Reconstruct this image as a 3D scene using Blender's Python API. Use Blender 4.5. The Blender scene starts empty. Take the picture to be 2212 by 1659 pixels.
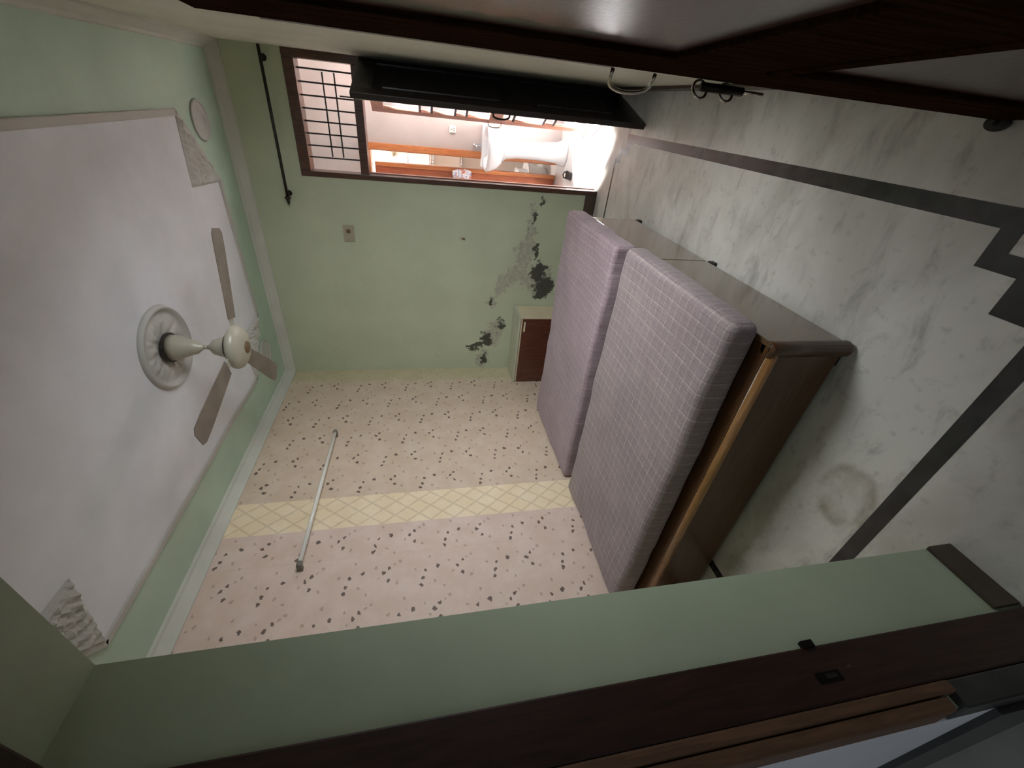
import bpy, bmesh, math, random
from mathutils import Vector, Matrix, noise
random.seed(7)
scene = bpy.context.scene
COL = scene.collection

# ------------------------------------------------------------------ camera, world, lights
CP = Vector((2.393, -3.7601, 1.5238)); AZ, PITCH, ROLL, F = -0.6084, 0.2044, -0.0275, 887.46
fw = Vector((math.sin(AZ)*math.cos(PITCH), math.cos(AZ)*math.cos(PITCH), -math.sin(PITCH)))
rt = Vector((math.cos(AZ), -math.sin(AZ), 0)); up = rt.cross(fw)
ir, iu = -up, rt                                    # the phone was held on its side
c_, s_ = math.cos(ROLL), math.sin(ROLL)
ir2, iu2 = c_*ir + s_*iu, -s_*ir + c_*iu
cam_data = bpy.data.cameras.new('camera')
cam_data.sensor_fit = 'HORIZONTAL'; cam_data.sensor_width = 36; cam_data.lens = F/2212*36
cam_data.clip_start = 0.02
cam = bpy.data.objects.new('camera', cam_data); COL.objects.link(cam)
m = Matrix.Identity(4)
for i, v in enumerate((ir2, iu2, -fw)):
    for r in range(3): m[r][i] = v[r]
m.translation = CP
cam.matrix_world = m
scene.camera = cam

w = bpy.data.worlds.new('world'); scene.world = w; w.use_nodes = True
bg = w.node_tree.nodes['Background']
bg.inputs[0].default_value = (0.86, 0.93, 1.0, 1); bg.inputs[1].default_value = 0.075

def area(name, loc, target, sx, sy, power, color, spread=180):
    d = bpy.data.lights.new(name, 'AREA'); d.shape = 'RECTANGLE'; d.size = sx; d.size_y = sy
    d.energy = power; d.color = color; d.spread = math.radians(spread)
    o = bpy.data.objects.new(name, d); COL.objects.link(o)
    o.location = loc
    o.rotation_euler = (Vector(target)-Vector(loc)).to_track_quat('-Z', 'Y').to_euler()
    return o
# unseen side and ceiling lights, added to send light from the wash room
LB, LC, LL = 12, 11.5, 0.3
LS = 105
area('wash_room_side_light', (3.24, 0.84, 1.15), (2.0, 0.30, 1.25), 0.8, 2.0, LB, (0.97, 0.98, 1.0))
# fill light at an added window, out of view behind the near door
area('added_window_light', (2.715, -2.11, 1.62), (0.95, -1.35, 0.85), 0.74, 1.10, LC, (0.92, 0.97, 1.0), 146)
# added narrow beam on the wash room floor; its bounce brightens the bedroom
area('wash_room_added_beam', (2.62, 0.62, 2.74), (2.24, 0.36, 0), 0.25, 0.25, LS, (0.98, 0.98, 1.0), 17)
area('wash_room_ceiling_fill', (2.3, 0.62, 2.72), (2.3, 0.62, 0), 0.6, 0.5, LL, (1.0, 0.93, 0.85))  # unseen overhead light added in the wash room
area('toilet_lamp', (1.6, 1.9, 2.6), (1.6, 1.9, 0), 0.3, 0.3, 9, (1.0, 0.95, 0.9))

vs = scene.view_settings
vs.view_transform = 'Standard'; vs.look = 'None'; vs.gamma = 1.0; vs.use_curve_mapping = False
vs.exposure = 1.5

# ------------------------------------------------------------------ materials
def S(r, g, b):
    f = lambda c: (c/255/12.92) if c/255 <= .04045 else ((c/255+.055)/1.055)**2.4
    return (f(r), f(g), f(b), 1)
class NT:
    """small helper around a node tree"""
    def __init__(s, name, rough=.6, spec=.5):
        s.m = bpy.data.materials.new(name); s.m.use_nodes = True
        s.t = s.m.node_tree; s.n = s.t.nodes; s.b = s.n['Principled BSDF']
        s.b.inputs['Roughness'].default_value = rough
        s.b.inputs['Specular IOR Level'].default_value = spec
        s._pos = None
    def link(s, a, b): s.t.links.new(a, b)
    def put(s, sock, v):
        if isinstance(v, bpy.types.NodeSocket): s.link(v, sock)
        else: sock.default_value = v
    def math(s, op, a, b=0.0, c=None, clamp=False):
        n = s.n.new('ShaderNodeMath'); n.operation = op; n.use_clamp = clamp
        s.put(n.inputs[0], a); s.put(n.inputs[1], b)
        if c is not None: s.put(n.inputs[2], c)
        return n.outputs[0]
    def pos(s):
        if s._pos is None:
            g = s.n.new('ShaderNodeNewGeometry'); x = s.n.new('ShaderNodeSeparateXYZ')
            s.link(g.outputs['Position'], x.inputs[0]); s._pos = (x.outputs[0], x.outputs[1], x.outputs[2], g.outputs['Position'])
        return s._pos
    def noise(s, scale, detail=4, rough=.55, stretch=None, dist=0):
        n = s.n.new('ShaderNodeTexNoise'); n.inputs['Scale'].default_value = scale
        n.inputs['Detail'].default_value = detail; n.inputs['Roughness'].default_value = rough
        n.inputs['Distortion'].default_value = dist
        v = s.pos()[3]
        if stretch:
            mp = s.n.new('ShaderNodeMapping'); mp.inputs['Scale'].default_value = stretch
            s.link(v, mp.inputs[0]); v = mp.outputs[0]
        s.link(v, n.inputs['Vector'])
        return n.outputs['Fac']
    def ramp(s, f, lo, hi, a=0.0, b=1.0):
        n = s.n.new('ShaderNodeMapRange'); n.interpolation_type = 'SMOOTHSTEP'
        s.put(n.inputs['Value'], f); n.inputs['From Min'].default_value = lo; n.inputs['From Max'].default_value = hi
        n.inputs['To Min'].default_value = a; n.inputs['To Max'].default_value = b
        return n.outputs['Result']
    def mix(s, f, a, b):
        n = s.n.new('ShaderNodeMix'); n.data_type = 'RGBA'
        s.put(n.inputs[0], f); s.put(n.inputs[6], a); s.put(n.inputs[7], b)
        return n.outputs[2]
    def color(s, c): s.put(s.b.inputs['Base Color'], c); return s
    def bump(s, h, strength=.2, dist=.01):
        n = s.n.new('ShaderNodeBump'); n.inputs['Strength'].default_value = strength; n.inputs['Distance'].default_value = dist
        s.link(h, n.inputs['Height']); s.link(n.outputs[0], s.b.inputs['Normal']); return s
    def blob(s, a, b, ca, cb, ra, rb):
        """soft elliptic blob 0..1 in two coordinates"""
        da = s.math('MULTIPLY', s.math('SUBTRACT', a, ca), 1/ra); db = s.math('MULTIPLY', s.math('SUBTRACT', b, cb), 1/rb)
        d = s.math('ADD', s.math('MULTIPLY', da, da), s.math('MULTIPLY', db, db))
        return s.math('SUBTRACT', 1.0, d, clamp=True)

def plain(name, c, rough=.6, spec=.5, var=.08, scale=6, metal=0, coat=0):
    t = NT(name, rough, spec); n = t.noise(scale)
    d = tuple(x*(1-var*2) for x in c[:3])+(1,)
    t.color(t.mix(t.ramp(n, .3, .7), d, c)); t.b.inputs['Metallic'].default_value = metal
    if coat: t.b.inputs['Coat Weight'].default_value = coat; t.b.inputs['Coat Roughness'].default_value = .08
    return t.m
def wood(name, c1, c2, rough=.3, stretch=(14, 14, 1.2), coat=0, bump=.05):
    t = NT(name, rough); n = t.noise(6, 8, .6, stretch, .6)
    t.color(t.mix(t.ramp(n, .35, .68), c1, c2)).bump(n, bump, .004)
    if coat: t.b.inputs['Coat Weight'].default_value = coat; t.b.inputs['Coat Roughness'].default_value = .12
    return t.m

M = {}
# green distemper paint with damp, flaking plaster near the floor corner
def wall_back_material():
    t = NT('green_wall_paint_damp', .65, .35); x, y, z, P = t.pos()
    base = t.mix(t.ramp(t.noise(2.2, 3), .35, .7), S(186, 193, 166), S(194, 201, 174))
    base = t.mix(t.ramp(t.noise(9, 5), .62, .8, 0, .3), base, S(160, 165, 146))
    n = t.noise(14, 8, .75, None, .5); n2 = t.noise(9, 7, .7, None, .4)
    x = t.math('ADD', x, t.math('MULTIPLY', t.math('SUBTRACT', t.noise(8, 5, .6), .5), .30)); z = t.math('ADD', z, t.math('MULTIPLY', t.math('SUBTRACT', t.noise(10, 5, .6, (1.3, 1, 1.1)), .5), .26))
    grey = [(1.45, .56, .30, .06), (1.25, .60, .18, .10), (1.06, .68, .14, .12), (.93, .80, .14, .09), (.76, .87, .09, .06), (.42, .84, .18, .12), (.10, .93, .16, .10), (1.0, .42, .22, .2)]
    dark = [(1.07, .44, .13, .10), (.93, .37, .14, .14), (1.28, .50, .10, .03), (.50, .76, .10, .07), (.36, .90, .12, .08), (.27, 1.05, .06, .05), (.08, .92, .08, .05), (1.72, .50, .05, .03), (1.55, .54, .07, .03), (.77, .89, .04, .03), (.28, .98, .06, .07)]
    def total(l, sc=1):
        acc = None
        for a, b, ra, rb in l:
            q = t.blob(x, z, a, b, ra*sc, rb*sc); acc = q if acc is None else t.math('MAXIMUM', acc, q)
        return acc
    gm = t.ramp(t.math('ADD', t.math('MULTIPLY', total(grey), .45), n2), .66, .74)
    gm = t.math('MULTIPLY', gm, t.ramp(total(grey), .02, .2))
    dm = t.ramp(t.math('ADD', t.math('MULTIPLY', total(dark, 1.1), .5), n), .74, .84)
    dm = t.math('MULTIPLY', dm, t.ramp(total(dark, 1.1), .02, .2))
    c = t.mix(t.math('MULTIPLY', gm, t.ramp(t.noise(26, 4), .35, .65, .25, .75)), base, S(158, 148, 140))
    c = t.mix(t.math('MULTIPLY', dm, .9), c, S(52, 50, 44))
    hgt = t.math('SUBTRACT', t.noise(40, 4), t.math('MULTIPLY', gm, .8))
    t.color(c).bump(hgt, .25, .006); return t.m
M['wall_back'] = wall_back_material()
def paint(name, c, var=.05):
    t = NT(name, .62, .35); d = tuple(v*(1-var*2) for v in c[:3])+(1,)
    t.color(t.mix(t.ramp(t.noise(3, 4), .3, .7), d, c)).bump(t.noise(45, 4), .08, .004); return t.m
M['green'] = paint('green_wall_paint', S(180, 192, 164))
M['ceil_green'] = paint('mint_ceiling_paint', S(186, 206, 186))
M['ceil_white'] = paint('white_ceiling_paint', S(230, 231, 236))
M['plaster'] = paint('white_plaster_moulding', S(190, 187, 180))
M['cornice'] = paint('white_cornice_paint', S(205, 204, 194))
M['off_white_wall'] = paint('off_white_side_wall', S(222, 221, 206))

# flowered wallpaper: sprigs of dark buds on a skewed lattice (0.25 m by 0.44 m)
def wallpaper(name, c1, c2, buds=True, lattice=False, border=False):
    t = NT(name, .55, .4); x, y, z, P = t.pos()
    base = t.mix(t.ramp(t.noise(7, 5), .35, .7), c1, c2)
    base = t.mix(t.ramp(t.noise(38, 4), .60, .72, 0, .30), base, S(190, 168, 140))
    if buds:
        v = t.math('MULTIPLY', t.math('SUBTRACT', -1.92, y), 4.0)           # rows step 0.25 m in y
        row = t.math('FLOOR', v)
        ry = t.math('MULTIPLY', t.math('FRACT', v), .25)                     # 0..0.25
        rz = t.math('MULTIPLY', t.math('FRACT', t.math('MULTIPLY', t.math('ADD', t.math('SUBTRACT', z, .75), t.math('ADD', t.math('MULTIPLY', row, -.1467), .10+4.4)), 1/.44)), .44)
        ry = t.math('ADD', ry, t.math('MULTIPLY', t.math('SUBTRACT', t.noise(34, 3), .5), .030)); rz = t.math('ADD', rz, t.math('MULTIPLY', t.math('SUBTRACT', t.noise(31, 3, .5, (1, 1.2, .9)), .5), .034))
        acc = None; acc2 = None
        D = [(0, 0, .011), (-.03, .03, .012), (-.02, .15, .0125), (-.09, .24, .011), (-.13, .25, .012), (-.04, .225, .010), (-.08, 0, .012)]
        L = [(.04, -.06, .012), (.05, .20, .011), (-.11, .17, .011), (-.03, .285, .010), (.01, .08, .009), (-.15, .12, .010), (.02, -.03, .008), (-.06, .06, .009), (-.10, -.05, .012)]
        wob = t.noise(60, 2)
        for lst in (0, 1):
            for dy, dz, r in (D, L)[lst]:
                q = t.blob(ry, rz, .08-dy, .10+dz, r*1.35, r*1.15)
                if lst == 0: acc = q if acc is None else t.math('MAXIMUM', acc, q)
                else: acc2 = q if acc2 is None else t.math('MAXIMUM', acc2, q)
        faint = t.ramp(t.math('ADD', acc2, t.math('MULTIPLY', t.math('SUBTRACT', wob, .5), 1.2)), .3, .7, 0, .45)
        strong = t.ramp(t.math('ADD', acc, t.math('MULTIPLY', t.math('SUBTRACT', wob, .5), .8)), .25, .6, 0, .85)
        base = t.mix(faint, base, S(128, 106, 80))
        base = t.mix(strong, base, S(74, 56, 48))
    if lattice:
        # wavy diamonds
        a = t.math('ADD', t.math('MULTIPLY', z, 1/.16), t.math('MULTIPLY', y, 1/.12))
        b = t.math('SUBTRACT', t.math('MULTIPLY', z, 1/.16), t.math('MULTIPLY', y, 1/.12))
        la = t.math('ABSOLUTE', t.math('SUBTRACT', t.math('FRACT', a), .5)); lb = t.math('ABSOLUTE', t.math('SUBTRACT', t.math('FRACT', b), .5))
        ln = t.math('MINIMUM', la, lb)
        k = t.ramp(t.math('ADD', ln, t.math('MULTIPLY', t.math('SUBTRACT', t.noise(22, 3), .5), .14)), .03, .10, .34, 0)
        base = t.mix(k, base, S(172, 150, 122))
    if border:
        base = t.mix(t.ramp(t.noise(30, 3, .6, (1, 3, 1)), .5, .62, 0, .5), base, S(172, 160, 122))
    t.color(base); return t.m
M['paper'] = wallpaper('flowered_wallpaper', S(206, 184, 162), S(214, 195, 176))
M['paper_pink'] = wallpaper('flowered_wallpaper_pink', S(212, 188, 174), S(220, 199, 188))
M['paper_band'] = wallpaper('cream_lattice_wallpaper', S(232, 212, 178), S(238, 221, 192), buds=False, lattice=True)
M['paper_border'] = wallpaper('pale_border_wallpaper', S(196, 186, 152), S(206, 196, 164), buds=False, border=True)

def marble():
    t = NT('grey_white_marble', .35, .4); x, y, z, P = t.pos()
    n1 = t.noise(1.7, 6, .6, (.9, 1.5, 1), .4); n2 = t.noise(4.5, 8, .68, (.8, 1.9, 1), .5); n3 = t.noise(20, 4)
    c = t.mix(t.ramp(n1, .35, .68), S(216, 213, 204), S(188, 184, 174))
    c = t.mix(t.ramp(n2, .50, .74, 0, .62), c, S(128, 124, 114))
    c = t.mix(t.ramp(n3, .56, .72, 0, .28), c, S(118, 110, 98))
    # ring of dried damp on the slab beside the bed
    st = t.blob(x, y, 1.30, -2.99, .15, .12)
    ringf = t.ramp(st, .0, .45); ring2 = t.ramp(st, .35, .8, 1, .5)
    c = t.mix(t.math('MULTIPLY', t.math('MULTIPLY', ringf, ring2), t.ramp(t.noise(9, 4), .35, .65, .1, .6)), c, S(120, 104, 70))
    t.color(c)
    t.put(t.b.inputs['Roughness'], t.ramp(n3, .3, .8, .30, .5))
    return t.m
M['marble'] = marble()
M['black_stone'] = plain('black_stone_inlay', S(52, 52, 50), .25, .5, .25, 9)
M['dark_skirting'] = plain('dark_brown_skirting', S(78, 64, 54), .35, .5, .2, 7)
M['bath_floor'] = plain('white_wash_room_tile', S(232, 230, 228), .25, .5, .03)
M['grey_floor'] = plain('grey_passage_floor', S(150, 146, 140), .25, .5, .12, 5)
M['bath_wall'] = paint('cream_wash_room_wall', S(192, 184, 180))
M['toilet_wall'] = plain('white_toilet_tile', S(240, 234, 226), .2, .5, .02)
M['door_dark'] = wood('dark_brown_polished_wood', S(34, 22, 14), S(50, 33, 22), .5, (18, 18, 1.0))
M['door_panel'] = wood('glossy_dark_veneer', S(56, 38, 32), S(82, 58, 50), .30, (3, 10, 20), .15, .12)
M['frame_dark'] = wood('reddish_brown_frame_wood', S(42, 23, 16), S(60, 34, 24), .45)
M['frame_light'] = wood('light_brown_frame_bead', S(92, 66, 46), S(114, 82, 58), .55)
M['frame_back'] = wood('brown_doorway_wood', S(66, 42, 32), S(92, 62, 48), .35)
M['leaf_black'] = wood('very_dark_stained_wood', S(30, 24, 24), S(46, 36, 34), .35)
M['orange_wood'] = wood('orange_varnished_wood', S(176, 104, 62), S(200, 128, 80), .3)
M['red_wood'] = wood('reddish_varnished_wood', S(150, 78, 50), S(172, 96, 64), .3)
M['glass_frame'] = wood('brown_glazed_door_wood', S(140, 92, 74), S(166, 116, 96), .35)
M['laminate'] = wood('brown_bed_laminate', S(88, 68, 46), S(106, 82, 56), .16, (2, 2, 12), 1.0, .005)
M['bed_side'] = wood('brown_bed_side_wood', S(72, 46, 22), S(92, 60, 32), .35, (1.2, 14, 14), .1, .03)
M['bed_rail'] = wood('honey_brown_rounded_rail', S(150, 106, 62), S(178, 130, 80), .25, (1.2, 14, 14), .4, .03)
M['bed_foot'] = plain('black_bed_foot', S(36, 30, 26), .5)
M['cab_front'] = wood('red_brown_cabinet_front', S(84, 48, 36), S(104, 62, 48), .3)
M['cab_side'] = plain('cream_cabinet_laminate', S(222, 208, 176), .4, .5, .04)
M['cab_top'] = plain('pale_cabinet_top', S(196, 198, 178), .4, .5, .05)
M['steel'] = plain('brushed_steel', S(205, 196, 180), .25, .5, .05, 20, 1)
M['dark_metal'] = plain('dark_metal', S(40, 36, 32), .4, .5, .1, 20, .8)
M['fan'] = plain('cream_fan_enamel', S(176, 171, 154), .3, .5, .06)
M['fan_blade'] = plain('shaded_fan_blade', S(128, 116, 106), .45, .4, .14, 9)  # darker colour stands in for the shade on the backlit blades
M['fan_dark'] = plain('dark_fan_band', S(46, 42, 38), .4)
M['fan_cap'] = plain('brown_fan_cap', S(112, 86, 62), .4)
M['tube'] = plain('white_glass_tube', S(238, 234, 226), .12, .6, .01)
M['tube_cap'] = plain('grey_tube_cap', S(120, 116, 104), .4)
M['rod'] = plain('dark_curtain_rod_metal', S(46, 38, 32), .4, .5, .15, 20, .3)
M['plate'] = plain('beige_plate', S(172, 162, 140), .5)
M['porcelain'] = plain('white_porcelain', S(240, 240, 242), .1, .6, .01)
M['white_plastic'] = plain('white_plastic', S(240, 238, 234), .35)
M['chrome'] = plain('chrome', S(220, 220, 222), .12, .5, .02, 20, 1)
M['stop'] = plain('dark_rubber', S(34, 30, 28), .6)
def pane():
    t = NT('clear_door_pane', .08, .5); t.color(t.mix(t.noise(8), S(228, 228, 232), S(236, 236, 240)))
    gl = t.n.new('ShaderNodeBsdfGlossy'); gl.inputs['Roughness'].default_value = .05
    tr = t.n.new('ShaderNodeBsdfTransparent'); tr.inputs[0].default_value = (.95, .96, .97, 1)
    mx = t.n.new('ShaderNodeMixShader'); mx.inputs[0].default_value = .88
    m2 = t.n.new('ShaderNodeMixShader'); m2.inputs[0].default_value = .5
    t.link(t.b.outputs[0], m2.inputs[1]); t.link(gl.outputs[0], m2.inputs[2])
    t.link(m2.outputs[0], mx.inputs[1]); t.link(tr.outputs[0], mx.inputs[2])
    t.link(mx.outputs[0], t.n['Material Output'].inputs['Surface']); return t.m
M['pane'] = pane()
def ticking(name, tint):
    t = NT(name, .85, .2); x, y, z, P = t.pos()
    def lines(co, per, w, off=0.0):
        f = t.math('ABSOLUTE', t.math('SUBTRACT', t.math('FRACT', t.math('ADD', t.math('MULTIPLY', co, 1/per), off+40)), .5))
        return t.math('MULTIPLY', t.ramp(f, w*.5, w*.5+.07, 1, 0), t.ramp(t.noise(14, 3), .35, .6, .35, 1.0))
    c = t.mix(t.ramp(t.noise(5, 4), .35, .7), tint[0], tint[1])
    c = t.mix(t.math('MULTIPLY', lines(x, .060, .06), .42), c, tint[2]); c = t.mix(t.math('MULTIPLY', lines(y, .050, .06), .42), c, tint[2])
    c = t.mix(t.math('MULTIPLY', lines(x, .030, .05, .25), .45), c, tint[3]); c = t.mix(t.math('MULTIPLY', lines(y, .025, .05, .25), .45), c, tint[3])
    c = t.mix(t.ramp(t.noise(160, 2), .45, .6, 0, .25), c, tint[3])
    side = t.ramp(z, .385, .455, .35, 0)       # the band of stronger checks along the border
    c = t.mix(t.math('MULTIPLY', side, lines(x, .05, .12)), c, S(188, 180, 198))
    t.color(c).bump(t.math('ADD', t.noise(120, 2), t.math('MULTIPLY', t.noise(9, 5), 2.0)), .25, .006)
    t.b.inputs['Sheen Weight'].default_value = .15
    return t.m
for k_, v_ in (('Specular IOR Level', 0.0), ('Roughness', .8)): M['door_dark'].node_tree.nodes['Principled BSDF'].inputs[k_].default_value = v_
M['edge_highlight'] = wood('pale_edge_highlight', S(170, 160, 148), S(190, 180, 168), .2, (18, 18, 1), .5, 0)  # pale colour paints the light caught along the near door's edge
M['tick1'] = ticking('mauve_ticking', (S(160, 140, 146), S(172, 152, 158), S(196, 180, 184), S(118, 98, 108)))
M['tick2'] = ticking('mauve_checked_ticking', (S(150, 134, 136), S(162, 146, 146), S(198, 184, 176), S(112, 98, 106)))
def cloth():
    t = NT('blue_white_red_patterned_cloth', .8, .2); x, y, z, P = t.pos()
    v = t.n.new('ShaderNodeTexVoronoi'); v.inputs['Scale'].default_value = 60; t.link(P, v.inputs['Vector'])
    c = t.mix(t.ramp(v.outputs['Distance'], .25, .45), S(120, 140, 190), S(226, 222, 224))
    c = t.mix(t.ramp(x, 1.70, 1.74, 0, .0), c, c)
    c = t.mix(t.ramp(t.noise(22, 2), .5, .58), c, S(200, 130, 110)); t.color(c); return t.m
M['cloth'] = cloth()

# ------------------------------------------------------------------ mesh helpers
class MB:
    """collects shapes into one mesh, in world coordinates"""
    def __init__(s): s.bm = bmesh.new()
    def _faces(s, vs, fs):
        v = [s.bm.verts.new(p) for p in vs]
        for f in fs:
            try: s.bm.faces.new([v[i] for i in f])
            except ValueError: pass
        return v
    def box(s, x0, x1, y0, y1, z0, z1):
        return s.obox((0, 0), (1, 0), x0, x1, y0, y1, z0, z1)
    def obox(s, o, d, s0, s1, t0, t1, z0, z1):
        """box in a plan frame: along d from o, t to the left of d"""
        d = Vector(d).normalized(); n = Vector((-d.y, d.x))
        P = lambda a, b, z: (o[0]+d.x*a+n.x*b, o[1]+d.y*a+n.y*b, z)
        vs = [P(a, b, z) for z in (z0, z1) for a, b in ((s0, t0), (s1, t0), (s1, t1), (s0, t1))]
        s._faces(vs, [(3, 2, 1, 0), (4, 5, 6, 7), (0, 1, 5, 4), (1, 2, 6, 5), (2, 3, 7, 6), (3, 0, 4, 7)]); return s
    def tube(s, pts, r, n=10, cap=True):
        pts = [Vector(p) for p in pts]; rings = []
        rr = r if isinstance(r, (list, tuple)) else [r]*len(pts)
        prev = None
        for i, p in enumerate(pts):
            t = (pts[min(i+1, len(pts)-1)]-pts[max(i-1, 0)]).normalized()
            if prev is None:
                a = t.orthogonal().normalized()
            else:
                a = (prev - t*prev.dot(t)).normalized()
            prev = a; b = t.cross(a)
            rings.append([s.bm.verts.new(p+(a*math.cos(2*math.pi*k/n)+b*math.sin(2*math.pi*k/n))*rr[i]) for k in range(n)])
        for A, B in zip(rings, rings[1:]):
            for k in range(n): s.bm.faces.new((A[k], A[(k+1) % n], B[(k+1) % n], B[k]))
        if cap: s.bm.faces.new(rings[0][::-1]); s.bm.faces.new(rings[-1])
        return s
    def lathe(s, c, prof, n=32, axis='z', sx=1, sy=1):
        """prof: (radius, z) pairs"""
        rings = []
        for r, z in prof:
            rings.append([s.bm.verts.new((c[0]+sx*r*math.cos(2*math.pi*k/n), c[1]+sy*r*math.sin(2*math.pi*k/n), c[2]+z)) for k in range(n)])
        for A, B in zip(rings, rings[1:]):
            for k in range(n): s.bm.faces.new((A[k], A[(k+1) % n], B[(k+1) % n], B[k]))
        s.bm.faces.new(rings[0][::-1]); s.bm.faces.new(rings[-1]); return s
    def prism(s, prof, axis, a, b):
        """prof: list of 2D points in the two other axes, swept from a to b along axis"""
        n = len(prof)
        def P(u, v, t): return {'x': (t, u, v), 'y': (u, t, v), 'z': (u, v, t)}[axis]
        vs = [P(u, v, a) for u, v in prof]+[P(u, v, b) for u, v in prof]
        s._faces(vs, [tuple(range(n))[::-1], tuple(range(n, 2*n))]+[(i, (i+1) % n, n+(i+1) % n, n+i) for i in range(n)]); return s
    def build(s, name, mat, parent=None, bevel=0, smooth=False, seg=2):
        bmesh.ops.remove_doubles(s.bm, verts=s.bm.verts, dist=1e-6)
        if bevel:
            bmesh.ops.bevel(s.bm, geom=list(s.bm.edges), offset=bevel, segments=seg, affect='EDGES', profile=.6, clamp_overlap=True)
        bmesh.ops.recalc_face_normals(s.bm, faces=s.bm.faces)
        if parent is not None: off = world_loc(parent)
        else:
            xs = [v.co for v in s.bm.verts]
            off = Vector(((min(v.x for v in xs)+max(v.x for v in xs))/2, (min(v.y for v in xs)+max(v.y for v in xs))/2, min(v.z for v in xs)))
        for v in s.bm.verts: v.co -= off
        me = bpy.data.meshes.new(name); s.bm.to_mesh(me); s.bm.free()
        me.materials.append(M[mat])
        if smooth:
            for p in me.polygons: p.use_smooth = True
        o = bpy.data.objects.new(name, me); COL.objects.link(o)
        if parent is not None: o.parent = parent
        else: o.location = off
        return o
def world_loc(o):
    v = Vector(o.location)
    while o.parent: o = o.parent; v += Vector(o.location)
    return v
def tag(o, label=None, cat=None, group=None, kind=None):
    if label: o['label'] = label
    if cat: o['category'] = cat
    if group: o['group'] = group
    if kind: o['kind'] = kind
    return o
def thing(name, label, cat, loc, group=None, kind=None):
    o = bpy.data.objects.new(name, None); COL.objects.link(o); o.location = loc; o.empty_display_size = .05
    return tag(o, label, cat, group, kind)
def B(*a): return MB().box(*a)
def struct(name, mb, mat, label=None, **k): return tag(mb.build(name, mat, **k), label, None, None, 'structure')

# ------------------------------------------------------------------ room shell
H = 2.87; XC = 2.57; YD = -3.28; YO = -3.62; XR = 1.42
floor = struct('floor', B(-.1, 2.67, -3.62, .06, -.1, 0), 'marble')
struct('floor_bath', B(-.2, 3.4, .06, 2.5, -.1, 0), 'bath_floor')
struct('floor_passage', B(-2.5, 4.5, -6.5, -3.62, -.1, 0), 'grey_floor')
# black stone inlay: stepped border let into the marble
def inlay(x0, x1, y0, y1, t=.0012): return B(x0, x1, y0, y1, -.004, t).build('inlay_strip', 'black_stone', floor)
inlay(2.242, 2.296, -2.874, -.52)
inlay(.42, 1.935, -3.138, -3.088)
inlay(2.140, 2.296, -2.926, -2.874); inlay(2.140, 2.190, -2.978, -2.926); inlay(2.040, 2.190, -3.030, -2.978)
inlay(2.040, 2.090, -3.088, -3.030); inlay(1.935, 2.090, -3.138, -3.088)
inlay(2.222, 2.296, -.52, -.40); inlay(2.165, 2.222, -.455, -.40); inlay(2.165, 2.195, -.40, -.31); inlay(2.095, 2.165, -.35, -.31); inlay(2.095, 2.118, -.31, -.272)
inlay(.40, 2.118, -.272, -.252)
inlay(.37, .42, -3.138, -.252)

wl = struct('wall_left', B(-.12, 0, YD-.2, .12, 0, H+.1), 'green')
struct('wall_back', MB().box(0, 1.794, 0, .12, 0, H+.1).box(1.794, 2.58, 0, .12, 2.425, H+.1).box(2.58, 2.69, 0, .12, 0, H+.1), 'wall_back')
struct('wall_right', MB().box(XC, XC+.12, YO, -2.52, 0, H+.1).box(XC, XC+.12, -1.70, 0, 0, H+.1).box(XC, XC+.12, -2.52, -1.70, 0, 1.05).box(XC, XC+.12, -2.52, -1.70, 2.20, H+.1), 'off_white_wall')
w1 = thing('added_window_1', 'barred bedroom window in the right wall behind the open door', None, (XC+.06, -2.11, 1.05), kind='structure')  # window put in to light the bedroom
B(XC+.03, XC+.09, -2.52, -2.47, 1.05, 2.20).build('window_jamb', 'frame_back', w1, bevel=.003); B(XC+.03, XC+.09, -1.75, -1.70, 1.05, 2.20).build('window_jamb', 'frame_back', w1, bevel=.003)
B(XC+.03, XC+.09, -2.47, -1.75, 1.05, 1.10).build('window_sill', 'frame_back', w1, bevel=.003); B(XC+.03, XC+.09, -2.47, -1.75, 2.15, 2.20).build('window_head', 'frame_back', w1, bevel=.003)
for i in range(5):
    MB().tube([(XC+.06, -2.47+.72*(i+1)/6, 1.10), (XC+.06, -2.47+.72*(i+1)/6, 2.15)], .006, 6).build('window_rod', 'leaf_black', w1)
struct('wall_front', MB().box(-.12, XR, YO, YD, 0, H+.1).box(XR, XC, YO, YD, 2.17, H+.1), 'green')
struct('wall_passage', B(-2.5, XR-.06, YO-.006, YO, .27, 2.9), 'ceil_white')
struct('baseboard_passage', B(-2.5, XR-.06, YO-.02, YO, 0, .27), 'black_stone')
struct('baseboard_back', B(0.76, 1.795, -.018, 0, 0, .10), 'dark_skirting', bevel=.003)
struct('baseboard_front', B(XR, XR+.014, YO+.16, YD, 0, .085), 'dark_skirting', bevel=.003)
struct('baseboard_left', B(0, .016, YD, -2.73, 0, .10), 'dark_skirting', bevel=.003)
struct('baseboard_right', B(XC-.016, XC, YO+.2, -.02, 0, .10), 'dark_skirting', bevel=.003)
ceil = struct('ceiling', B(-.12, XC+.12, YD, .12, H, H+.12), 'ceil_green')
# cornices
def cornice_prof(sgn, base):      # (coordinate off the wall, z)
    p = [(0, H-.075), (.010, H-.075), (.014, H-.062), (.030, H-.040), (.042, H-.020), (.056, H-.014), (.060, H), (0, H)]
    return [(base+sgn*a, z) for a, z in p]
struct('trim_1', MB().prism(cornice_prof(1, 0), 'y', YD, 0), 'cornice')
struct('trim_2', MB().prism(cornice_prof(-1, 0), 'x', .0, XC), 'cornice')
struct('trim_3', MB().prism(cornice_prof(-1, XC), 'y', YD, 0), 'cornice')
struct('trim_4', MB().prism(cornice_prof(1, YD), 'x', 0, XC), 'cornice')

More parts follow.
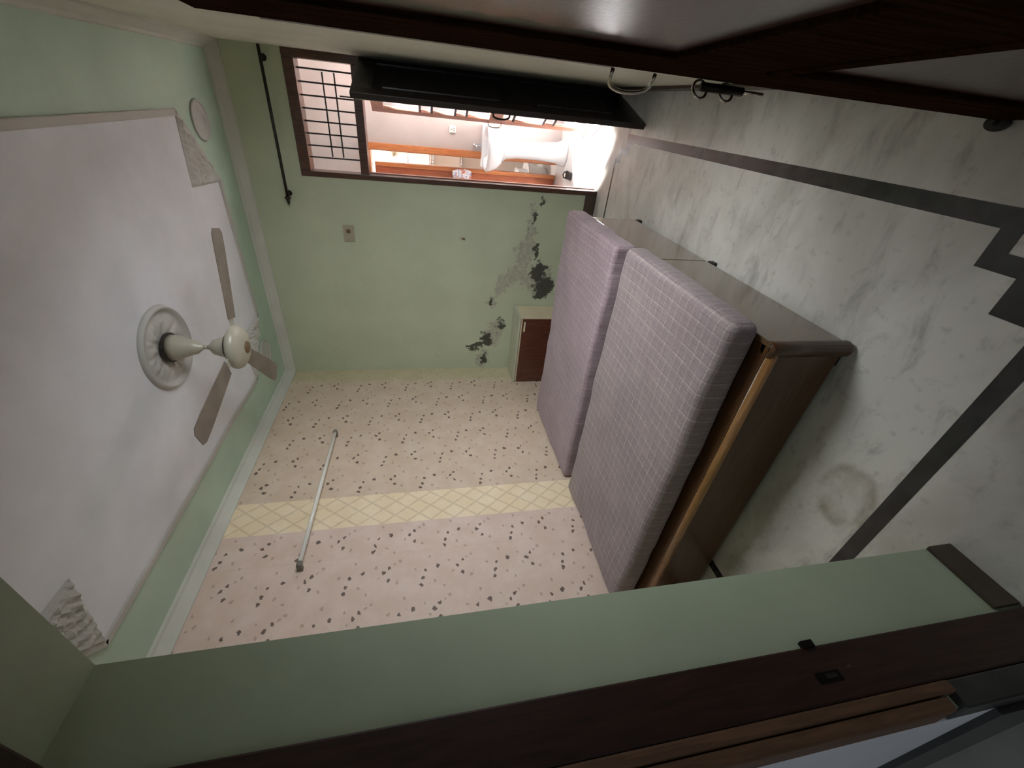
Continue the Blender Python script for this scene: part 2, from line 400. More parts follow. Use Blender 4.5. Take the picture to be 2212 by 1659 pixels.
# ceiling panel with clipped corners, its moulding, the corner fans and medallions, the rose
X0, X1, Y0, Y1 = .40, 2.18, -3.02, -.39; CX, CY = .40, .33
pan = [(X0+CX, Y0), (X1-CX, Y0), (X1, Y0+CY), (X1, Y1-CY), (X1-CX, Y1), (X0+CX, Y1), (X0, Y1-CY), (X0, Y0+CY)]
mbp = MB(); mbp.prism(pan, 'z', H-.008, H+.01); mbp.build('ceiling_panel', 'ceil_white', ceil)
for i in range(8):
    a, b = Vector(pan[i]), Vector(pan[(i+1) % 8]); d = (b-a); L = d.length
    MB().obox(a, d, -.012, L+.012, -.022, .014, H-.020, H+.001).build('moulding_strip', 'plaster', ceil, bevel=.006)
def fan_ornament(c, sx, sy):
    """triangular plaster fan in a clipped corner; c = panel corner, sx/sy point into the panel"""
    mb = MB(); n = 22; a = (CX, 0.0); b = (CX*.93, CY*1.18); cc = (0.0, CY)
    vs = {}
    for i in range(n+1):
        for j in range(n+1-i):
            u, v = i/n, j/n; wgt = 1-u-v
            px = a[0]*wgt+cc[0]*u+b[0]*v; py = a[1]*wgt+cc[1]*u+b[1]*v
            ang = math.atan2(b[1]-py, b[0]-px+1e-6); rad = math.hypot(b[0]-px, b[1]-py)
            h = .012+.012*abs(math.sin(ang*11))*min(1, rad/.08)+.010*math.sin(rad*70)**2+.006*noise.noise((px*40, py*40, 1))
            if i == 0 or j == 0 or i+j == n: h = .004
            vs[i, j] = mb.bm.verts.new((c[0]+sx*px, c[1]+sy*py, H-.008-h))
    for i in range(n):
        for j in range(n-i):
            mb.bm.faces.new((vs[i, j], vs[i+1, j], vs[i, j+1]))
            if i+j < n-1: mb.bm.faces.new((vs[i+1, j], vs[i+1, j+1], vs[i, j+1]))
    r = bmesh.ops.extrude_face_region(mb.bm, geom=list(mb.bm.faces))
    for v in r['geom']:
        if isinstance(v, bmesh.types.BMVert): v.co.z = H-.004
    mb.build('corner_ornament', 'plaster', ceil)
    # round medallion in the green corner
    polar_relief((c[0]+sx*.05, c[1]+sy*.015), .115, .012, 10, 'medallion')
def polar_relief(c, R, hmax, petals, name):
    mb = MB(); nr, na = 22, 96; rings = []
    for i in range(nr+1):
        r = R*i/nr; ring = []
        for k in range(na):
            th = 2*math.pi*k/na; f = i/nr
            rim = math.exp(-((f-.92)/.05)**2); pet = (.5+.5*math.cos(th*petals))*math.sin(math.pi*min(1, max(0, (f-.25)/.6)))**2
            pet2 = (.5+.5*math.cos(th*petals*2+1))*math.exp(-((f-.62)/.12)**2)
            leafy = abs(noise.noise((c[0]+r*math.cos(th)*(1), r*math.sin(th), 7.7*R))) if False else abs(noise.noise((math.cos(th)*f*6, math.sin(th)*f*6, 3)))
            h = hmax*(.2+.8*max(rim, .75*pet*(.6+.8*leafy), .7*pet2*(.5+leafy))) if i < nr else 0
            ring.append(mb.bm.verts.new((c[0]+r*math.cos(th), c[1]+r*math.sin(th), H-.002-h)) if i else None)
        if i == 0: ring = [mb.bm.verts.new((c[0], c[1], H-.002-hmax*.3))]
        rings.append(ring)
    for k in range(na): mb.bm.faces.new((rings[0][0], rings[1][k], rings[1][(k+1) % na]))
    for A, Bq in zip(rings[1:], rings[2:]):
        for k in range(na): mb.bm.faces.new((A[k], A[(k+1) % na], Bq[(k+1) % na], Bq[k]))
    mb.bm.faces.new(rings[-1])
    mb.build(name, 'plaster', ceil, smooth=True)
fan_ornament((X1, Y1), -1, -1); fan_ornament((X0, Y1), 1, -1); fan_ornament((X0, Y0), 1, 1); fan_ornament((X1, Y0), -1, 1)
FX, FY = 1.172, -1.585
polar_relief((FX, FY), .225, .034, 10, 'ceiling_rose')

# wallpaper drops hung on the left wall
def drop(y0, y1, mat, t=.0015): return B(0, t, y1, y0, .02, H-.072).build('wallpaper_drop', mat, wl)
drop(0, -.20, 'paper_border'); drop(-.20, -1.665, 'paper', .0022); drop(-1.665, -1.925, 'paper_band'); drop(-1.925, -2.152, 'paper_pink', .0022)
drop(-2.152, -2.394, 'paper_pink', .0015); drop(-2.394, -2.84, 'paper_pink', .0022); drop(-2.84, -3.28, 'paper_pink', .0015)

# wash room and toilet shell
struct('wall_wash_left', B(1.44, 1.56, .12, 1.30, 0, 2.9), 'bath_wall')
struct('wall_wash_back', MB().box(1.94, 3.4, 1.30, 1.42, 0, 2.9).box(1.30, 1.94, 1.30, 1.42, 2.10, 2.9).box(1.0, 1.30, 1.3, 1.42, 0, 2.9), 'bath_wall')
struct('wall_wash_right', MB().box(3.28, 3.40, .12, 1.30, 0, .10).box(3.28, 3.40, .12, 1.30, 2.2, 2.9).box(3.28, 3.4, .12, .42, .10, 2.2).box(3.28, 3.4, 1.27, 1.30, .10, 2.2), 'bath_wall')
struct('wall_wash_front', B(2.69, 3.4, .0, .12, 0, 2.9), 'bath_wall')
struct('ceiling_wash', B(1.0, 3.4, .12, 2.5, 2.8, 2.9), 'bath_wall')
struct('wall_toilet', MB().box(1.0, 2.6, 2.25, 2.35, 0, 2.8).box(2.1, 2.2, 1.42, 2.25, 0, 2.8).box(1.0, 1.1, 1.42, 2.25, 0, 2.8), 'toilet_wall')

# ------------------------------------------------------------------ doors
def leaf(parent, hinge, free, z0, z1, th, side, stile, rails, panels, wmat, pmat, rise=.010, pn='panel'):
    """framed door leaf; side=+1 if the thickness lies left of hinge->free"""
    d = Vector(free)-Vector(hinge); L = d.length
    t0, t1 = (0, th) if side > 0 else (-th, 0)
    for a, b in ((0, stile), (L-stile, L)):
        MB().obox(hinge, d, a, b, t0, t1, z0, z1).build('stile', wmat, parent, bevel=.003)
    for a, b in rails:
        MB().obox(hinge, d, stile, L-stile, t0, t1, a, b).build('rail', wmat, parent, bevel=.003)
    for a, b, mat in panels:
        tm = (t0+t1)/2
        p = MB().obox(hinge, d, stile-.004, L-stile+.004, tm-th*.22, tm+th*.22, a-.004, b+.004).build(pn, mat, parent)
        if rise:
            MB().obox(hinge, d, stile+.05, L-stile-.05, tm-th*.22-rise, tm+th*.22+rise, a+.05, b-.05).build('raised_field', mat, p, bevel=.008)
    return d.normalized(), L
def d_handle(parent, base, along, out, w, proj, r, mat='steel', name='handle'):
    """D-shaped pull: base centre, along = direction of the bar, out = direction it sticks out"""
    base, along, out = Vector(base), Vector(along).normalized(), Vector(out).normalized()
    pts = [base-along*w/2]
    for k in range(13):
        a = math.pi*k/12
        pts.append(base-along*(w/2)*math.cos(a)*(1 if True else 1)+out*(proj*(.35+.65*math.sin(a)**.6)))
    pts.append(base+along*w/2)
    MB().tube(pts, r, 8).build(name, mat, parent, smooth=True)

# doorway to the wash room: frame with barred transom light, dark leaf standing open
d1 = thing('door_1', 'dark wooden doorway with barred transom and dark leaf ajar in green wall', None, (2.19, 0, 0), kind='structure')
B(1.792, 1.830, -.012, .11, 0, 2.425).build('jamb', 'frame_back', d1, bevel=.004)
B(2.520, 2.582, -.012, .13, 0, 2.425).build('jamb', 'frame_back', d1, bevel=.004)
B(1.830, 2.52, -.012, .13, 2.352, 2.425).build('frame_head', 'frame_back', d1, bevel=.004)
B(1.830, 2.52, -.010, .13, 1.925, 1.985).build('transom_bar', 'frame_back', d1, bevel=.004)
B(1.830, 1.838, .070, .11, 0, 1.925).build('door_stop', 'glass_frame', d1, bevel=.002)
for i in range(8):
    x = 1.862+.658*(i+.75)/8.4
    MB().tube([(x, .05, 1.983), (x, .05, 2.354)], .0055, 6).build('transom_rod', 'leaf_black', d1)
for z in (2.11, 2.19):
    MB().tube([(1.93, .055, z), (2.46, .055, z)], .0055, 6).build('transom_rod', 'leaf_black', d1)
lf = bpy.data.objects.new('leaf', None); COL.objects.link(lf); lf.parent = d1; lf.location = (.35, -.02, 0)
hg, fr = (2.535, -.012), (2.335, -.655)
leaf(lf, hg, fr, .012, 1.925, .035, 1, .095, [(.012, .16), (.80, .95), (1.80, 1.925)], [(.16, .80, 'leaf_black'), (.95, 1.80, 'leaf_black')], 'leaf_black', 'leaf_black')
dd = (Vector(fr)-Vector(hg)).normalized(); nn = Vector((dd.y, -dd.x))   # right of hinge->free = room side towards camera-left
d_handle(lf, (fr[0]-dd.x*.05+nn.x*.0, fr[1]-dd.y*.05+nn.y*.0, 1.0), (0, 0, 1), (nn.x, nn.y, 0), .11, .045, .006, 'dark_metal')
MB().tube([(fr[0]+nn.x*.012-dd.x*.05, fr[1]+nn.y*.012-dd.y*.05, 1.74), (fr[0]+nn.x*.012-dd.x*.05, fr[1]+nn.y*.012-dd.y*.05, 1.90)], .006, 8).build('tower_bolt', 'steel', lf)
MB().tube([(fr[0]+nn.x*.012-dd.x*.05, fr[1]+nn.y*.012-dd.y*.05, 1.90), (fr[0]+nn.x*.012-dd.x*.05, fr[1]+nn.y*.012-dd.y*.05, 1.99)], .004, 6).build('bolt_rod', 'dark_metal', lf)

# glazed door of the same doorway, folded into the wash room
d2 = thing('door_2', 'brown glazed door with white panes folded back into the bright wash room', None, (2.4, .4, 0), kind='structure')
h2, f2 = (2.512, .10), (2.236, .62); dv = Vector(f2)-Vector(h2); L2 = dv.length
for a, b in ((0, .06), (L2-.06, L2)): MB().obox(h2, dv, a, b, -.03, 0, .03, 1.92).build('stile', 'glass_frame', d2, bevel=.003)
zz = [.13, .32, .42, .70, .80, .92, 1.12, 1.22, 1.42, 1.52, 1.82]
MB().obox(h2, dv, .06, L2-.06, -.03, 0, .03, .13).build('rail', 'glass_frame', d2, bevel=.003)
MB().obox(h2, dv, .06, L2-.06, -.03, 0, 1.82, 1.92).build('rail', 'glass_frame', d2, bevel=.003)
MB().obox(h2, dv, .06, L2-.06, -.03, 0, .80, .92).build('rail', 'glass_frame', d2, bevel=.003)
bars = [.32, .42, .70, 1.12, 1.22, 1.42, 1.52]
for z in bars: MB().obox(h2, dv, .06, L2-.06, -.028, -.002, z-.010, z+.010).build('glazing_bar', 'leaf_black', d2)
edges = [.13, .32, .42, .70, .80, None, .92, 1.12, 1.22, 1.42, 1.52, 1.82]
for a, b in zip(edges, edges[1:]):
    if a is None or b is None: continue
    MB().obox(h2, dv, .06, L2-.06, -.018, -.012, a+.004, b-.004).build('pane', 'pane', d2)
u2 = dv.normalized(); n2v = Vector((-u2.y, u2.x))
d_handle(d2, (f2[0]-u2.x*.03, f2[1]-u2.y*.03, .86), (0, 0, 1), (n2v.x, n2v.y, 0), .12, .05, .005, 'steel')
MB().tube([(f2[0]-u2.x*.03+n2v.x*.012, f2[1]-u2.y*.03+n2v.y*.012, .02), (f2[0]-u2.x*.03+n2v.x*.012, f2[1]-u2.y*.03+n2v.y*.012, .14)], .006, 6).build('tower_bolt', 'steel', d2)

# near doorway: frame posts in the opening, polished leaf swung into the room
d3 = thing('door_3', 'near doorway of reddish brown frame with polished panelled door swung open', None, (2.0, -3.53, 0), kind='structure')
B(XR-.05, XR+.020, -3.575, -3.470, 0, 2.17).build('jamb', 'frame_dark', d3, bevel=.004)
B(XR-.05, XR+.030, -3.600, -3.577, .43, 2.17).build('jamb_bead', 'frame_light', d3, bevel=.005)
B(XR-.05, XR+.026, -3.628, -3.602, .46, 2.17).build('jamb_bead', 'frame_light', d3, bevel=.006)
B(XR-.05, XR+.018, -3.628, -3.576, 0, .428).build('jamb_shade_block', 'black_stone', d3, bevel=.004)  # black block stands in for the shade below the beads
B(XC-.045, XC, -3.62, -3.505, 0, 2.17).build('jamb', 'frame_dark', d3, bevel=.004)
B(XR+.02, XC-.045, -3.575, -3.47, 2.085, 2.17).build('frame_head', 'frame_dark', d3, bevel=.004)
B(XR+.012, XR+.026, -3.474, -3.458, .675, .705).build('strike_plate', 'dark_metal', d3, bevel=.002)
B(XR+.018, XR+.0225, -3.540, -3.520, .66, .72).build('latch_plate', 'dark_metal', d3, bevel=.001)
B(XR+.021, XR+.0235, -3.534, -3.526, .672, .70).build('latch_slot', 'stop', d3)
nl = bpy.data.objects.new('leaf', None); COL.objects.link(nl); nl.parent = d3; nl.location = (.51, .03, 0)
h3, f3 = (2.510, -3.500), (2.480, -2.710)
leaf(nl, h3, f3, .012, 1.905, .036, -1, .185, [(.012, .17), (.885, 1.075), (1.76, 1.905)], [(1.075, 1.76, 'door_panel'), (.17, .885, 'door_panel')], 'door_dark', 'door_panel', 0)
d3v = (Vector(f3)-Vector(h3)); u3 = d3v.normalized(); L3 = d3v.length; n3 = Vector((-u3.y, u3.x))
# raised mould around the lower panel
for a, b, z0, z1 in ((.185, L3-.185, .855, .887), (L3-.215, L3-.185, .17, .887)):
    MB().obox(h3, d3v, a, b, -.012, .004, z0, z1).build('panel_mould', 'door_dark', nl, bevel=.006)
MB().tube([(f3[0]+.003, f3[1]+.001, 1.115), (f3[0]+.003, f3[1]+.001, 1.80)], .0050, 10).build('edge_glint_bead', 'edge_highlight', nl, smooth=True)  # painted highlight, only along the bright stretch of the edge
# pull handle on the far face edge, tower bolt with rings on the near face
fo = (f3[0]-u3.x*.02, f3[1]-u3.y*.02)
d_handle(nl, (f3[0]-.004, f3[1]-.015, 1.072), (0, 0, 1), (-.85, .5, 0), .098, .042, .0042, 'steel')
bx, by = f3[0]-.014, f3[1]-.012
MB().tube([(bx, by, .80), (bx, by, .905)], .009, 10).build('tower_bolt', 'dark_metal', nl, smooth=True)
MB().tube([(bx, by, .745), (bx, by, .80)], .004, 8).build('bolt_rod', 'steel', nl, smooth=True)
for z in (.905, .838):
    MB().tube([(bx-.005+.017*math.cos(a*math.pi/8), by+.004+.010*math.cos(a*math.pi/8), z+.017*math.sin(a*math.pi/8)) for a in range(17)], .0035, 6, cap=False).build('bolt_ring', 'steel', nl, smooth=True)

# wooden frame of the toilet door beyond the wash basin
d4 = thing('door_4', 'orange varnished door frame and reddish leaf at the back of the wash room', None, (1.75, 1.30, 0), kind='structure')
B(1.885, 1.945, 1.26, 1.44, 0, 2.10).build('jamb', 'orange_wood', d4, bevel=.004)
B(1.872, 1.885, 1.32, 1.44, 0, 2.04).build('jamb_bead', 'orange_wood', d4, bevel=.003)
B(1.30, 1.885, 1.26, 1.44, 2.03, 2.10).build('frame_head', 'orange_wood', d4, bevel=.004)
MB().obox((1.34, 1.36), (1, 0), 0, .385, -.02, .02, .01, 2.0).build('leaf', 'red_wood', d4, bevel=.004)
MB().obox((1.34, 1.36), (1, 0), .385, .425, -.035, .035, .01, 2.0).build('leaf_edge', 'orange_wood', d4, bevel=.006)

# ------------------------------------------------------------------ beds and mattresses
def rounded(mb, lo, hi, r, n, fn=None):
    """box surface grid with rounded edges; fn(p, u) may move points"""
    lo, hi = Vector(lo), Vector(hi); ilo, ihi = lo+Vector((r,)*3), hi-Vector((r,)*3)
    def ax(i): # parameter list with extra samples near the edges
        L = hi[i]-lo[i]; k = n[i]; base = [lo[i]+L*j/k for j in range(k+1)]
        extra = [lo[i]+r*q for q in (.08, .3, .6, 1)]+[hi[i]-r*q for q in (.08, .3, .6, 1)]
        return sorted(set(round(v, 5) for v in base+extra))
    cache = {}
    def V(p):
        key = tuple(round(c, 5) for c in p)
        if key not in cache:
            q = Vector(p); inner = Vector([min(max(q[i], ilo[i]), ihi[i]) for i in range(3)]); dlt = q-inner
            q2 = inner+dlt.normalized()*r if dlt.length > 1e-9 else q
            if fn: q2 = fn(q2)
            cache[key] = mb.bm.verts.new(q2)
        return cache[key]
    A = [ax(i) for i in range(3)]
    for i in range(3):
        j, k = (i+1) % 3, (i+2) % 3
        for val in (lo[i], hi[i]):
            for a0, a1 in zip(A[j], A[j][1:]):
                for b0, b1 in zip(A[k], A[k][1:]):
                    q = []
                    for a, b in ((a0, b0), (a1, b0), (a1, b1), (a0, b1)):
                        p = [0, 0, 0]; p[i] = val; p[j] = a; p[k] = b; q.append(V(p))
                    mb.bm.faces.new(q)
    return mb
BX = 1.80; YB = [-2.712, -1.802, -.892]; ZB = .36
def bed(y0, y1, label, near):
    t = thing('bed_base', label, 'bed', ((BX)/2, (y0+y1)/2, 0), 'single box beds pushed together')
    g = .003
    B(.02, BX-.02, y0+.022, y1-.022, .05, ZB-.03).build('box_core', 'bed_side', t)
    B(BX-.02, BX, y0+g, y1-g, .035, ZB).build('foot_panel', 'laminate', t, bevel=.004)
    B(.02, BX-.02, y0+g, y0+.022, .035, ZB).build('side_panel', 'bed_side', t, bevel=.004)
    B(.02, BX-.02, y1-.022, y1-g, .035, ZB).build('side_panel', 'bed_side', t, bevel=.004)
    B(.02, BX-.02, y0+.022, y1-.022, ZB-.03, ZB-.004).build('top_board', 'bed_side', t)
    if near:   # rounded rail and corner along the open long side
        MB().tube([(BX-.028, y0+.012, .02), (BX-.028, y0+.012, ZB-.02), (BX-.028, y0+.012, ZB-.004)], .030, 14).build('corner_post', 'bed_side', t, smooth=True)
        MB().tube([(.03, y0+.010, ZB-.028), (BX-.034, y0+.010, ZB-.028)], .026, 14).build('top_rail', 'bed_rail', t, smooth=True)
    for fx in (.10, BX-.07):
        for fy in (y0+.06, y1-.06):
            B(fx-.04, fx+.04, fy-.04, fy+.04, 0, .036).build('foot', 'bed_foot', t, bevel=.005)
    B(BX-.06, BX+.004, y1-.05, y1-.008, 0, .034).build('foot', 'bed_foot', t, bevel=.004)
    return t
bed(YB[1], YB[2], 'brown laminate box bed beside the nightstand under the plain-striped mattress', False)
bed(YB[0], YB[1], 'brown box bed with honey coloured rounded rail along its open side', True)

def mattress(y0, y1, x1, z1, mat, label, seed, r=.042):
    def fn(p):
        q = Vector(p); u = q.x/x1; v = (q.y-y0)/(y1-y0)
        top = max(0, (q.z-ZB)/(z1-ZB))
        q.z += top*(.014*noise.noise((q.x*2.2+seed, q.y*2.6, seed))+.006*noise.noise((q.x*7, q.y*7, seed)))
        e = noise.noise((q.x*3.2+seed*3, seed, 0))*.016+noise.noise((q.x*9, seed, 4))*.005
        if v < .12: q.y += e*(1-v/.12)
        if v > .88: q.y += e*((v-.88)/.12)
        if u > .9: q.x += noise.noise((q.y*4+seed, 2, seed))*.014*((u-.9)/.1)+.004*math.sin(q.y*70+seed)*noise.noise((q.y*3, 1, seed))*((u-.9)/.1)
        # tucks along the foot edge
        if seed > 1.5 and u > .93: q.z -= top*.007*max(0, math.sin(q.y*62))**2*((u-.93)/.07)
        if q.z < ZB: q.z = ZB
        return q
    mb = rounded(MB(), (.012, y0, ZB), (x1, y1, z1), r, (64, 34, 5), fn)
    return tag(mb.build('mattress', mat, smooth=True), label, 'mattress', 'single mattresses on the beds')
mattress(-1.652, -.745, 1.815, .500, 'tick1', 'mauve mattress with fine stripes and tucked foot end, beside the nightstand', 2.3, .030)
mattress(-2.655, -1.742, 1.845, .490, 'tick2', 'mauve checked mattress with sharp pale grid, on the bed with the rounded rail', 1.1)

# ------------------------------------------------------------------ bedside cabinet
cb = thing('bedside_cabinet', 'low cream and red-brown cabinet in the corner against damp green wall', 'cabinet', (.38, -.15, 0))
B(.012, .735, -.285, -.006, .03, .632).build('body', 'cab_side', cb, bevel=.003)
B(.008, .745, -.302, -.004, .632, .650).build('top', 'cab_top', cb, bevel=.003)
f_ = B(.02, .725, -.300, -.286, .07, .612).build('door', 'cab_front', cb, bevel=.003)
B(.06, .685, -.306, -.300, .11, .570).build('door_panel', 'cab_front', f_, bevel=.004)
B(.60, .70, -.314, -.300, .585, .600).build('handle', 'cab_side', f_, bevel=.003)
B(.02, .725, -.27, -.02, 0, .03).build('plinth', 'bed_foot', cb)

# ------------------------------------------------------------------ ceiling fan
fn_ = thing('ceiling_fan', 'cream three-blade ceiling fan hanging from the plaster rose', 'fan', (FX, FY, 2.44))
def zl(p): return [(r, z-0.0) for r, z in p]
MB().lathe((FX, FY, 0), [(.078, 2.846), (.078, 2.832), (.062, 2.825), (.030, 2.825), (.030, 2.846)][::-1] if False else [(.030, 2.848), (.079, 2.848), (.079, 2.833), (.030, 2.833)], 32).build('mounting_ring', 'fan_dark', fn_, smooth=False)
MB().lathe((FX, FY, 0), [(.070, 2.833), (.066, 2.800), (.048, 2.755), (.040, 2.735), (.036, 2.715), (.014, 2.690), (.012, 2.685)], 32).build('canopy', 'fan', fn_, smooth=True)
MB().tube([(FX, FY, 2.69), (FX, FY, 2.655)], .010, 12).build('down_rod', 'fan', fn_, smooth=True)
MB().lathe((FX, FY, 0), [(.012, 2.665), (.016, 2.655), (.040, 2.635), (.050, 2.605), (.060, 2.575), (.062, 2.568), (.03, 2.566)], 32).build('lower_canopy', 'fan', fn_, smooth=True)
MB().lathe((FX, FY, 0), [(.05, 2.568), (.074, 2.566), (.076, 2.552), (.05, 2.550)], 32).build('motor_band', 'fan_dark', fn_, smooth=False)
MB().lathe((FX, FY, 0), [(.06, 2.552), (.100, 2.549), (.116, 2.538), (.119, 2.524), (.112, 2.506), (.090, 2.490), (.055, 2.480), (.035, 2.477), (.001, 2.476)], 40).build('motor', 'fan', fn_, smooth=True)
MB().lathe((FX, FY, 0), [(.034, 2.479), (.030, 2.471), (.001, 2.469)], 24).build('bottom_cap', 'fan_cap', fn_, smooth=True)
for ang in (17, 137, 257):
    a = math.radians(ang); d = Vector((math.cos(a), math.sin(a))); n = Vector((-d.y, d.x)); zc = 2.528
    def P(s, t, tilt=.10): return (FX+d.x*s+n.x*t, FY+d.y*s+n.y*t, zc+t*tilt*.25)
    mb = MB(); outline = [(.155, -.045), (.30, -.055), (.50, -.066), (.575, -.066), (.602, -.050), (.606, .030), (.585, .052), (.50, .056), (.30, .050), (.155, .045)]
    top = [mb.bm.verts.new(Vector(P(s, t))+Vector((0, 0, .002))) for s, t in outline]; bot = [mb.bm.verts.new(Vector(P(s, t))-Vector((0, 0, .002))) for s, t in outline]
    k = len(outline); mb.bm.faces.new(top); mb.bm.faces.new(bot[::-1])
    for i in range(k): mb.bm.faces.new((top[i], bot[i], bot[(i+1) % k], top[(i+1) % k]))
    bl = mb.build('blade', 'fan_blade', fn_)
    mb = MB(); outl = [(.09, -.030), (.13, -.020), (.17, -.034), (.20, -.030), (.20, .030), (.17, .034), (.13, .020), (.09, .030)]
    top = [mb.bm.verts.new(Vector(P(s, t))+Vector((0, 0, .006))) for s, t in outl]; bot = [mb.bm.verts.new(Vector(P(s, t))+Vector((0, 0, .0025))) for s, t in outl]
    k = len(outl); mb.bm.faces.new(top); mb.bm.faces.new(bot[::-1])
    for i in range(k): mb.bm.faces.new((top[i], bot[i], bot[(i+1) % k], top[(i+1) % k]))
    mb.build('blade_bracket', 'fan', bl)

# ------------------------------------------------------------------ things on the walls
tl = thing('tube_light', 'thin white fluorescent tube mounted high on the flowered wallpaper', 'light', (.03, -1.6, 2.26))
ya, yb = -1.02, -2.19
MB().tube([(.052, ya, 2.268), (.052, yb, 2.286)], .0125, 14).build('glass_tube', 'tube', tl, smooth=True)
for y, z, s in ((ya, 2.268, 1), (yb, 2.286, -1)):
    MB().tube([(.052, y-.012*s, z), (.052, y+.020*s, z)], .0150, 12).build('end_cap', 'tube_cap', tl, smooth=True)
    B(.002, .060, y+.006*s-.012, y+.006*s+.012, z-.016, z+.016).build('holder', 'tube_cap', tl, bevel=.003)

cr = thing('curtain_rod', 'dark metal curtain rod with pointed finial above the wash room doorway', 'curtain rod', (2.1, -.06, 2.53))
MB().tube([(2.565, -.065, 2.540), (1.64, -.065, 2.540)], .0105, 10).build('rod', 'rod', cr, smooth=True)
MB().tube([(1.655, -.065, 2.540), (1.645, -.065, 2.540), (1.640, -.065, 2.54), (1.622, -.065, 2.540), (1.600, -.065, 2.540), (1.585, -.065, 2.54)], [.012, .014, .026, .012, .010, .003], 12).build('finial', 'rod', cr, smooth=True)
for x in (1.66, 2.50):
    MB().tube([(x, -.001, 2.54), (x, -.066, 2.54)], .007, 8).build('bracket', 'rod', cr, smooth=True)
    MB().tube([(x, -.0005, 2.54), (x, -.006, 2.54)], .022, 12).build('bracket_plate', 'rod', cr)

pl = thing('cover_plate', 'small beige electrical plate high on the plain green wall', 'switch plate', (1.37, 0, 2.085))
B(1.305, 1.435, -.012, -.0005, 2.09, 2.175).build('plate', 'plate', pl, bevel=.003)
B(1.33, 1.36, -.016, -.012, 2.12, 2.15).build('socket_face', 'plate', pl, bevel=.002)
B(1.375, 1.405, -.017, -.012, 2.118, 2.150).build('rocker', 'fan_cap', pl, bevel=.002)
hk = thing('wall_hook', 'tiny grey hook on the green wall beside the doorway', 'hook', (1.37, 0, 1.15))
B(1.36, 1.38, -.004, -.0005, 1.155, 1.195).build('hook_plate', 'plate', hk, bevel=.001)
MB().tube([(1.37, -.004, 1.175), (1.37, -.018, 1.168), (1.37, -.022, 1.160), (1.37, -.022, 1.172)], .003, 6).build('hook_arm', 'dark_metal', hk)

ds = thing('door_stop', 'small dark rubber stop on the marble under the polished open door', 'door stop', (2.478, -2.705, 0))
mbs = MB().lathe((2.474, -2.715, 0), [(.020, .001), (.022, .006), (.020, .010), (.012, .0115), (.001, .012)], 20, sx=.9, sy=1.5); mbs.build('rubber_pad', 'stop', ds, smooth=True)
MB().lathe((2.474, -2.715, 0), [(.006, .0105), (.007, .0135), (.004, .0150), (.001, .0152)], 12).build('screw_head', 'dark_metal', ds, smooth=True)

# ------------------------------------------------------------------ wash room things
wb = thing('wash_basin', 'white pedestal wash basin standing on the bright wash room floor', 'basin', (2.01, 1.09, 0))
mb = MB().lathe((2.0, 1.08, 0), [(.001, .68), (.07, .68), (.14, .70), (.19, .75), (.215, .82), (.220, .86), (.205, .865), (.185, .855), (.165, .79), (.10, .755), (.02, .75), (.001, .75)], 36, sy=.9); mb.build('bowl', 'porcelain', wb, smooth=True)
B(1.80, 2.20, 1.22, 1.298, .80, .885).build('back_ledge', 'porcelain', wb, bevel=.012)
MB().lathe((2.01, 1.12, 0), [(.13, 0), (.125, .03), (.10, .10), (.085, .30), (.085, .52), (.10, .64), (.14, .70), (.02, .71)], 28).build('pedestal', 'porcelain', wb, smooth=True)
MB().tube([(2.0, 1.26, .885), (2.0, 1.26, .94), (2.0, 1.22, .965), (2.0, 1.16, .945)], .011, 8).build('tap', 'chrome', wb, smooth=True)
MB().lathe((2.0, 1.26, .94), [(.010, 0), (.022, .02), (.022, .035), (.004, .04)], 14).build('tap_knob', 'chrome', wb, smooth=True)

so = thing('wall_socket', 'white socket outlet on the cream wash room wall above the basin', 'socket', (2.13, 1.298, 1.16))
B(2.095, 2.155, 1.285, 1.2995, 1.155, 1.225).build('socket_plate', 'white_plastic', so, bevel=.004)
for x, z in ((2.115, 1.175), (2.135, 1.175), (2.125, 1.20)): B(x-.004, x+.004, 1.283, 1.286, z-.006, z+.006).build('socket_hole', 'tube_cap', so)

def tray(z0, z1, label):
    t = thing('towel_shelf', label, 'shelf', (1.71, 2.2, z0))
    for x in (1.62, 1.80):
        MB().tube([(x, 2.245, z0), (x, 2.12, z0), (x, 2.12, z1), (x, 2.245, z1)], .007, 8).build('side_bar', 'chrome', t, smooth=True)
    for z in (z0, z1):
        MB().tube([(1.62, 2.12, z), (1.80, 2.12, z)], .007, 8).build('front_bar', 'chrome', t, smooth=True)
    B(1.63, 1.79, 2.14, 2.24, z0+.01, z0+.016).build('shelf_plate', 'chrome', t)
    return t
tray(1.40, 1.68, 'upper chrome towel shelf on the white toilet wall'); tray(1.02, 1.37, 'lower chrome towel shelf on the white toilet wall')
kn = thing('shower_knob', 'small cream shower knob high on the white toilet wall', 'knob', (1.755, 2.24, 1.83))
MB().tube([(1.755, 2.249, 1.86), (1.755, 2.235, 1.86)], .035, 18).build('rose_plate', 'plate', kn, smooth=False)
MB().tube([(1.755, 2.236, 1.86), (1.755, 2.20, 1.86), (1.755, 2.19, 1.86), (1.755, 2.165, 1.86)], [.012, .014, .026, .022], 14).build('knob_grip', 'plate', kn, smooth=True)
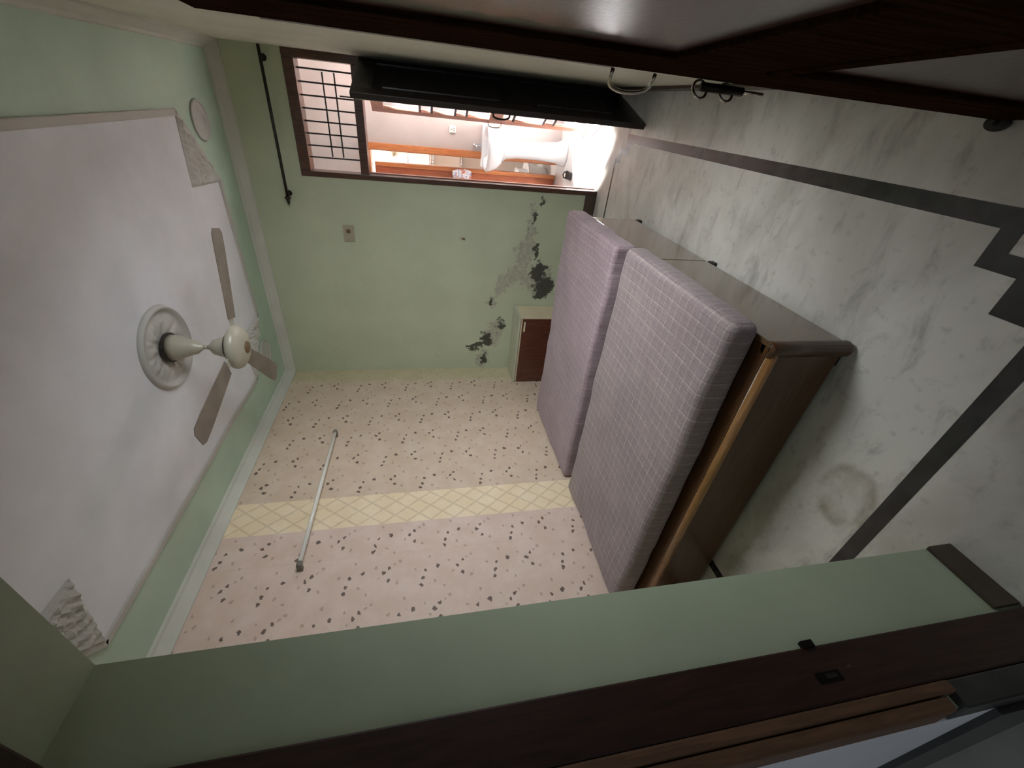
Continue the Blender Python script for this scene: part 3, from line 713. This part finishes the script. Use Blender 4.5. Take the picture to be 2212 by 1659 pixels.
for i, (x, z, lb) in enumerate(((1.82, .35, 'upper chrome tap over the toilet cistern'), (1.80, .20, 'lower chrome tap beside the toilet cistern'))):
    t = thing('water_tap', lb, 'tap', (x, 2.2, z-.03))
    MB().tube([(x, 2.249, z), (x, 2.19, z), (x, 2.15, z-.01), (x, 2.135, z-.04)], .012, 10).build('spout', 'chrome', t, smooth=True)
    MB().tube([(x, 2.19, z), (x, 2.19, z+.035), (x, 2.19, z+.045)], [.010, .012, .024], 10).build('tap_handle', 'chrome', t, smooth=True)
wc = thing('toilet', 'white toilet with low cistern seen through the orange door frame', 'toilet', (1.72, 1.95, 0))
rounded(MB(), (1.60, 1.90, .02), (1.74, 2.10, .34), .03, (6, 4, 6)).build('cistern', 'porcelain', wc, smooth=True)
MB().lathe((1.68, 1.78, 0), [(.10, 0), (.11, .04), (.12, .15), (.17, .24), (.185, .26), (.15, .262), (.12, .20), (.02, .16)], 26, sy=1.15).build('bowl', 'porcelain', wc, smooth=True)
cl = MB(); rings = []
for i in range(15):                                  # cloth bunched over the leaf's handle, folds running down
    f = i/14; z = 1.185-.20*f; ring = []
    wdt = .060*math.sin(math.pi*min(1, .10+f*.62))**.7+.003
    for k in range(40):
        a = 2*math.pi*k/40; rr = 1+.13*math.sin(a*7+f*2)*f+.10*noise.noise((math.cos(a)*2, math.sin(a)*2, f*3))
        ring.append(cl.bm.verts.new((1.705+wdt*rr*math.cos(a)-.02*f, 1.304+.026*rr*math.sin(a)*min(1, wdt/.05), z+.008*math.sin(a*5)*f)))
    rings.append(ring)
for A_, B_ in zip(rings, rings[1:]):
    for k in range(40): cl.bm.faces.new((A_[k], A_[(k+1) % 40], B_[(k+1) % 40], B_[k]))
cl.bm.faces.new(rings[0][::-1]); cl.bm.faces.new(rings[-1])
tag(cl.build('hanging_cloth', 'cloth', smooth=True), 'blue and white patterned cloth hung on the reddish toilet door', 'cloth')
sl = thing('slipper', 'dark slipper lying on the bright wash room floor', 'slipper', (1.83, .82, 0))
rounded(MB(), (1.80, .74, .002), (1.875, .92, .022), .010, (4, 6, 2)).build('sole', 'stop', sl, smooth=True)
MB().tube([(1.803, .86, .016), (1.812, .865, .05), (1.838, .868, .06), (1.863, .865, .05), (1.872, .86, .016)], .008, 6).build('strap', 'stop', sl, smooth=True)
